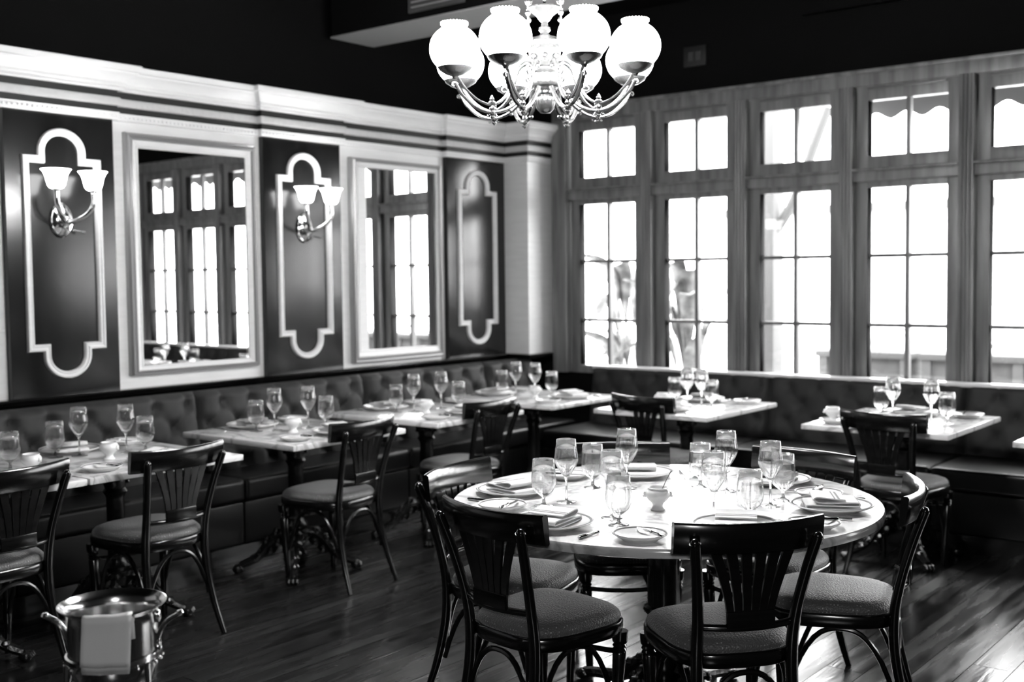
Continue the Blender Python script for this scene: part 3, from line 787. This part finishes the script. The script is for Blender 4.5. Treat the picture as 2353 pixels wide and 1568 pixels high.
def pot():
    t = empty('sugar_pot')
    MB().lathe([(0, 0), (.024, 0), (.026, .004), (.02, .009), (.017, .016), (.019, .024), (.032, .036), (.041, .048), (.043, .058), (.038, .068), (.033, .072), (.036, .078), (.033, .0785), (.03, .072), (.034, .06), (.032, .048), (.015, .03), (0, .028)], 28).build('bowl', M_china, t, ang=60)
    for s in (-1, 1):
        MB().ball((s*.042, 0, .055), .009, 8, (.8, 1, 1.2)).ball((s*.047, 0, .049), .005, 6).build('lion_mask_knob', M_china, t)
    MB().lathe([(0, .055), (.033, .0555), (.033, .06), (0, .066)], 16).build('sugar', M_linen, t)
    return t
def spoon():
    t = empty('small_spoon')
    MB().tube([(.0, 0, .0), (.012, .006, .03), (.026, .012, .058), (.03, .014, .064)], [.002, .0015, .002, .003], 6).ball((0, 0, -.002), .009, 8, (1, .7, .5)).build('spoon_body', M_cut, t); return t
PT, PS, PD, PB, PN, PK, PBK, PF, PP, PSP = tallglass(), shortglass(), plate('dinner_plate', .14), plate('bread_plate', .085), napkin(), knife(), knife('butter_knife', .15), fork(), pot(), spoon()
ZT = .7502
# ---- round table
tall = [((-2.345, 3.215), 'tall wine glass at the left, its rim against the dark bench'), ((-2.315, 3.56), 'tall wine glass standing highest behind the others on the left of round table'),
        ((-2.07, 3.09), 'tall wine glass in the middle left, a goblet right in front of it'), ((-1.985, 3.72), 'tall wine glass with highest rim right of the centre, back of round table'),
        ((-1.785, 3.26), 'tall wine glass just right of the sugar pot, front of the round table'), ((-1.735, 3.57), 'tall wine glass furthest right on the round table')]
for p, l in tall: place(PT, (p[0], p[1], ZT), random.random()*6, l, 'glass', 'tall wine glasses on the round table')
short = [((-2.37, 3.115), 'short goblet furthest left on the round table'), ((-2.43, 3.5), 'short goblet between two tall glasses at back left of round table'),
         ((-1.99, 3.01), 'short goblet in front of a tall glass, left of the sugar pot'), ((-2.11, 3.75), 'short goblet behind the tall glass at back of round table, right of centre'),
         ((-1.68, 3.31), 'short goblet nearest the camera, over the front chair of round table'), ((-1.745, 3.69), 'short goblet partly behind the furthest right tall glass on round table')]
for p, l in short: place(PS, (p[0], p[1], ZT), random.random()*6, l, 'glass', 'short goblets on the round table')
sets = [((-2.16, 2.875), 90, (-2.45, 2.985), 'near left seat'), ((-2.6, 3.235), 14, (-2.62, 3.60), 'far left seat'), ((-2.42, 3.81), -52, (-2.2, 3.98), 'back seat'),
        ((-1.92, 3.98), -108, (-1.665, 3.81), 'far right seat'), ((-1.545, 3.64), 198, (-1.475, 3.335), 'right end seat'), ((-1.66, 3.175), 140, (-1.83, 2.885), 'front seat')]
for (px, py), fa, bp_, who in sets:
    a = math.radians(fa); f = Vector((math.cos(a), math.sin(a))); r = Vector((math.sin(a), -math.cos(a))); P = Vector((px, py)); rz = a-PI/2
    place(PD, (px, py, ZT), rz, 'white dinner plate with grooved rim at the %s of the round table' % who, 'plate', 'dinner plates on the round table')
    place(PN, (px, py, ZT+.0065), rz+random.uniform(-.5, .9), 'folded white napkin on the dinner plate at the %s of the round table' % who, 'napkin', 'napkins on the round table')
    place(PB, (bp_[0], bp_[1], ZT), rz, 'small white bread plate by the %s of the round table' % who, 'plate', 'bread plates on the round table')
    place(PBK, (bp_[0]+f.x*.0+r.x*.03, bp_[1]+r.y*.03, ZT+.017), rz+.25, 'butter knife on the bread plate by the %s of the round table' % who, 'knife', 'butter knives on the round table')
    def clampc(q, lim=.655):
        d = q-Vector(RT); return Vector(RT)+d*min(1, lim/d.length)
    k = clampc(P+r*.185+f*.01, .62); place(PK, (k.x, k.y, ZT), rz-.05, 'steel table knife right of the plate at the %s of the round table' % who, 'knife', 'table knives on the round table')
    q = clampc(P-r*.175+f*.02, .6); place(PF, (q.x, q.y, ZT), rz+.04, 'steel fork left of the plate at the %s of the round table' % who, 'fork', 'forks on the round table')
place(PP, (-2.015, 3.29, ZT), .6, 'small white footed sugar pot in the middle of the round table', 'sugar pot')
place(PSP, (-2.005, 3.30, ZT+.068), .3, 'small spoon standing in the sugar pot on the round table', 'spoon')
# ---- square tables: (tall, tall, short, short)
GL = {'T0': [(-4.75, 2.0), (-4.68, 2.13), (-4.80, 1.92), (-4.67, 2.39)],
 'T1': [(-4.79, 2.78), (-4.70, 2.965), (-4.84, 2.69), (-4.66, 3.04)], 'T2': [(-4.72, 3.86), (-4.66, 4.04), (-4.78, 3.785), (-4.63, 4.14)],
 'T3': [(-4.69, 4.89), (-4.66, 5.1), (-4.76, 4.81), (-4.58, 5.17)], 'T4': [(-4.77, 5.97), (-4.59, 5.95), (-4.86, 5.93), (-4.52, 6.04)],
 'T5': [(-3.51, 6.08), (-3.40, 6.06), (-3.605, 6.09), (-3.32, 6.04)], 'T6': [(-2.26, 6.15), (-2.03, 6.09), (-2.345, 6.2), (-1.94, 6.07)],
 'T7': [(-1.14, 6.1), (-1.0, 6.05), (-1.24, 6.12), (-.92, 6.02)]}
for key, (c, rot, ph) in TAB.items():
    gl = GL[key]
    if key not in ('T0', 'T7'):
        place(PT, (gl[0][0], gl[0][1], ZT), 0, 'left one of two tall wine glasses on %s' % ph, 'glass', 'tall wine glasses on the bench tables')
        place(PT, (gl[1][0], gl[1][1], ZT), 1, 'right one of two tall wine glasses on %s' % ph, 'glass', 'tall wine glasses on the bench tables')
        place(PS, (gl[2][0], gl[2][1], ZT), 0, 'left one of two short goblets on %s' % ph, 'glass', 'short goblets on the bench tables')
    if key != 'T7':
        place(PS, (gl[3][0], gl[3][1], ZT), 1, ('right one of two short goblets on %s' if key != 'T0' else 'short goblet standing on %s') % ph, 'glass', 'short goblets on the bench tables')
    if key == 'T7': continue
    f = Vector((-1, 0)) if rot == 0 else Vector((0, 1))      # towards the bench
    C = Vector(c)
    for side, sgn in (('chair', 1), ('bench', -1)):
        if key == 'T0' and side == 'bench': pass
        d = f*sgn; r = Vector((d.y, -d.x)); rz = math.atan2(d.y, d.x)-PI/2
        P = C-d*.285+r*.05
        place(PD, (P.x, P.y, ZT), rz, 'white dinner plate on the %s side of %s' % (side, ph), 'plate', 'dinner plates on the bench tables')
        place(PN, (P.x, P.y, ZT+.0065), rz+random.uniform(-.4, .6), 'folded napkin on the plate, %s side of %s' % (side, ph), 'napkin', 'napkins on the bench tables')
        q = C-d*.31-r*.25; place(PB, (q.x, q.y, ZT), rz, 'bread plate on the %s side of %s' % (side, ph), 'plate', 'bread plates on the bench tables')
        place(PBK, (q.x+r.x*.02, q.y+r.y*.02, ZT+.017), rz+.2, 'butter knife on the bread plate, %s side of %s' % (side, ph), 'knife', 'butter knives on the bench tables')
        q = P+r*.17; place(PK, (q.x, q.y, ZT), rz, 'table knife by the plate, %s side of %s' % (side, ph), 'knife', 'table knives on the bench tables')
        q = P-r*.165; place(PF, (q.x-r.x*-.02, q.y, ZT), rz, 'fork by the plate, %s side of %s' % (side, ph), 'fork', 'forks on the bench tables')
    pp = C+Vector((.06, -.06)) if rot == 0 else C+Vector((-.13, -.07))
    if key == 'T0': pp = Vector((-4.55, 2.42))
    if key == 'T6': pp = Vector((-2.47, 5.83))
    place(PP, (pp.x, pp.y, ZT), .4, 'small white footed pot on %s' % ph, 'sugar pot', 'small pots on the bench tables')

# ------------------------------------------------------------------ wine bucket on its stand, towel
BK = (-2.372, 1.447)
bd = math.atan2(1.53-1.373, -2.286+2.467)
bu = tag(empty('wine_bucket', (BK[0], BK[1], 0), bd), 'steel wine bucket with flared rim and side handles, bottom left foreground', 'bucket')
MB().lathe([(0, .588), (.04, .589), (.07, .6), (.088, .62), (.097, .65), (.1, .67), (.102, .76), (.104, .782), (.112, .79), (.122, .797), (.1225, .8), (.119, .801), (.109, .794), (.1015, .785), (.0985, .765), (.097, .67), (.09, .63), (.06, .603), (0, .6)], 56).build('bucket_body', M_steel, bu, ang=50)
for s in (-1, 1):
    h = MB().tube(smoothpath([(s*.103, 0, .71), (s*.112, 0, .735), (s*.128, 0, .755), (s*.15, 0, .768), (s*.155, .0, .772)], 4), [.006]*17, 8, sx=1.8)
    h.ball((s*.104, 0, .702), .014, 10, (.5, .8, 1.6)).ball((s*.105, 0, .765), .014, 10, (.5, 1, 1.2)); h.ball((s*.156, 0, .772), .009, 8, (1, 1.6, .8))
    h.build('handle', M_steel, bu)
st = tag(empty('bucket_stand', (BK[0], BK[1], 0), bd), 'steel ring stand carrying the wine bucket', 'stand')
MB().lathe([(.1012, .671), (.106, .668), (.11, .675), (.108, .684), (.1025, .686), (.1012, .671)], 48, cap=False).build('ring', M_steel, st)
mb = MB()
for k in range(24):
    a = 2*PI*k/24; mb.ball((.108*math.cos(a), 0.108*math.sin(a), .666), .005, 6)
mb.build('ring_beading', M_steel, st)
for k in range(3):
    a = PI/2+k*2*PI/3
    MB().tube(smoothpath([(.106*math.cos(a), .106*math.sin(a), .67), (.11*math.cos(a), .11*math.sin(a), .45), (.09*math.cos(a), .09*math.sin(a), .2), (.15*math.cos(a), .15*math.sin(a), .008)], 5), .007, 8).build('leg', M_steel, st)
MB().lathe([(.085, .2), (.092, .205), (.092, .212), (.085, .215), (.085, .2)], 32, cap=False).build('lower_ring', M_steel, st)
# towel over the rim, facing the camera
ta = math.atan2(-BK[1], -BK[0])-bd+PI/2-math.radians(4)
tw = tag(empty('service_towel', (BK[0], BK[1], 0), bd+ta), 'folded pale towel hanging over the front rim of the wine bucket', 'towel')
def towel_layer(w0, w1, zb, lift, sh):
    vs = []; fs = []; path_ = [(.094, .735), (.095, .77), (.106, .795), (.122, .806), (.129, .8), (.127, .785)]
    for k in range(1, 8): path_.append((.125-.001*k, .785-(.785-zb)*k/7))
    nu = 10
    for j, (r, z) in enumerate(path_):
        f = j/(len(path_)-1)
        for i in range(nu+1):
            u = w0+(w1-w0)*i/nu - sh*f*.012
            rr = r+lift
            flat = max(0, min(1, (f-.3)*2))
            y = -(math.sqrt(max(1e-6, rr*rr-u*u))*(1-flat*.5)+(rr-.004)*flat*.5)
            vs.append((u, y-.0015*math.sin(i*1.1+f*4), z-u*.06*flat))
    n = nu+1
    for j in range(len(path_)-1):
        for i in range(nu): fs.append((j*n+i, j*n+i+1, (j+1)*n+i+1, (j+1)*n+i))
    return vs, fs
for nm, args in (('under_fold', (-.050, .052, .666, .001, 1)), ('middle_fold', (-.051, .053, .672, .004, 1)), ('outer_fold', (-.053, .052, .684, .0075, 1))):
    vs, fs = towel_layer(*args); o = MB().add(vs, fs).build(nm, M_linen2, tw, ang=80)
    sm = o.modifiers.new('thickness', 'SOLIDIFY'); sm.thickness = .0025

# ------------------------------------------------------------------ outside the windows
MB().box(-16, 12, 7.4, 40, -.3, -.15).build('ground', M_out, None, False)['kind'] = 'structure'
def planter(x, label):
    t = tag(empty('planter_box', (x, 10, -.15)), label, 'planter', 'planter boxes outside the windows')
    MB().box(-.42, .42, .0, .35, 0, .93, .004).build('box', M_planter, t)
    MB().box(-.45, .45, -.03, .38, .93, .985, .004).build('top_board', M_planter2, t)
    for q in (-.42, -.04, .34): MB().box(q, q+.08, -.02, 0, 0, .93, .003).build('batten', M_planter2, t)
def sprig(x, seed, label):
    random.seed(seed)
    t = tag(empty('shrub', (x, 10.17, .82)), label, 'plant', 'shrubs growing in the planter boxes')
    mb = MB(); lf = MB()
    for k in range(9):
        a = random.uniform(0, 6.28); h = random.uniform(.08, .22); d = random.uniform(.02, .2)
        p = [(0+random.uniform(-.2, .2), 0, 0)]; p.append((p[0][0]+d*.5*math.cos(a), .05*math.sin(a), h*.6)); p.append((p[0][0]+d*math.cos(a), .1*math.sin(a), h)); mb.tube(p, .004, 5)
        for j in range(6):
            c = Vector(p[1]).lerp(Vector(p[2]), j/5)
            m = Matrix.Translation(c) @ Matrix.Rotation(random.uniform(0, 6), 4, 'Z') @ Matrix.Rotation(random.uniform(-1, 1), 4, 'X')
            lf.add([(0, 0, 0), (.018, .02, .004), (.0, .05, 0), (-.018, .02, .004)], [(0, 1, 2, 3)], m)
    mb.build('stems', M_leaf, t); lf.build('leaves', M_leaf, t, False)
names = ['behind the third window', 'behind the left pane of the fourth window', 'behind the right pane of the fourth window', 'behind the fifth window', 'behind the sixth window, out of the picture', 'behind the seventh window, out of the picture']
for i in range(6):
    x = -4.05+i*.98
    if i == 1: x = -3.35+.28
    x = [-4.0, -3.05, -2.1, -1.1, -.1, .9][i]+.05
    planter(x, 'pale panelled planter box outdoors %s' % names[i]); sprig(x+.05, i+3, 'small shrub in the planter %s' % names[i])
random.seed(11)
# porch post and awnings
pt = tag(empty('porch_post', (-4.5, 9.2, -.15)), 'pale porch post outdoors behind the left panes of the third window', 'post')
MB().box(-.1, .1, -.1, .1, 0, 3.1, .01).build('shaft', M_post, pt)
MB().tube(smoothpath([(.1, 0, 2.1), (.25, 0, 2.35), (.45, 0, 2.85), (.55, 0, 3.1)], 5), .045, 8).build('bracket', M_post, pt)
def awning(x0, x1, y, z, label):
    t = tag(empty('awning', ((x0+x1)/2, y, z)), label, 'awning', 'scalloped awnings outside')
    L = x1-x0
    MB().add([(-L/2, 0, .12), (L/2, 0, .12), (L/2, -1.0, .55), (-L/2, -1.0, .55), (-L/2, 0, .13), (L/2, 0, .13), (L/2, -1.0, .56), (-L/2, -1.0, .56)],
             [(0, 1, 2, 3), (4, 5, 6, 7), (0, 1, 5, 4), (2, 3, 7, 6), (1, 2, 6, 5), (0, 3, 7, 4)]).build('canopy', M_awn, t, False)
    n = int(L/.22); pts = [(-L/2, .13)]; 
    for i in range(n):
        for k in range(9):
            f = (i+k/8)/n; pts.append((-L/2+L*f, -.045+.09*(.5-.5*math.cos(2*PI*k/8))*.55-.0))
    pts.append((L/2, .13))
    MB().prism(pts[::-1], .006, Matrix.Rotation(PI/2, 4, 'X')).build('valance', M_awn, t, False)
awning(-3.27, -1.9, 8.2, 2.71, 'scalloped pale awning seen at the top of the fourth window')
awning(-1.9, 3.4, 8.25, 2.73, 'scalloped pale awning seen at the top of the fifth window')
# broad leaved plants
def bigplant(x, y, n, seed, label):
    random.seed(seed)
    t = tag(empty('broad_leaf_plant', (x, y, -.15)), label, 'plant', 'broad leaved plants outside')
    for k in range(n):
        a = random.uniform(-PI, PI); h = random.uniform(.9, 1.75); rch = random.uniform(.15, .5)
        P = smoothpath([(0, 0, 0), (rch*.25*math.cos(a), rch*.25*math.sin(a), h*.6), (rch*.6*math.cos(a), rch*.6*math.sin(a), h), (rch*1.4*math.cos(a), rch*1.4*math.sin(a), h+random.uniform(-.25, .2))], 5)
        vs = []; fs = []; side = Vector((-math.sin(a), math.cos(a), .2)); N = len(P)
        for i, p in enumerate(P):
            f = i/(N-1); wd = .008 if f < .45 else .008+.075*math.sin(PI*min(1, (f-.45)/.55))**.7
            vs += [tuple(p-side*wd+Vector((0, 0, wd*.3))), tuple(p), tuple(p+side*wd+Vector((0, 0, wd*.3)))]
        for i in range(N-1):
            for j in (0, 1): fs.append((i*3+j, i*3+j+1, (i+1)*3+j+1, (i+1)*3+j))
        o = MB().add(vs, fs).build('leaf', M_leaf, t)
        sm = o.modifiers.new('thickness', 'SOLIDIFY'); sm.thickness = .003
bigplant(-5.55, 8.6, 13, 5, 'broad leaved plant outdoors behind the first window')
bigplant(-4.9, 8.5, 15, 8, 'tall broad leaved plant outdoors behind the second window')
fb = tag(empty('neighbouring_building', (-4, 24, -.15)), 'pale plain building far across the terrace behind the windows', 'building')
MB().box(-9, 14, 0, 5, 0, 3.0).build('wall', M_paleout, fb, False)
MB().box(-9.3, 14.3, -.3, 5.3, 3.0, 3.2).build('roof_edge', M_planter2, fb, False)

# sky portal: helps the renderer find the daylight coming through the row of windows
ld = bpy.data.lights.new('daylight_portal', 'AREA'); ld.shape = 'RECTANGLE'; ld.size = 7.7; ld.size_y = 1.95
lo = bpy.data.objects.new('daylight_portal', ld); COL.objects.link(lo); lo.location = (-1.5, 7.45, 1.78); lo.rotation_euler = (-PI/2, 0, 0)
ld.cycles.is_portal = True
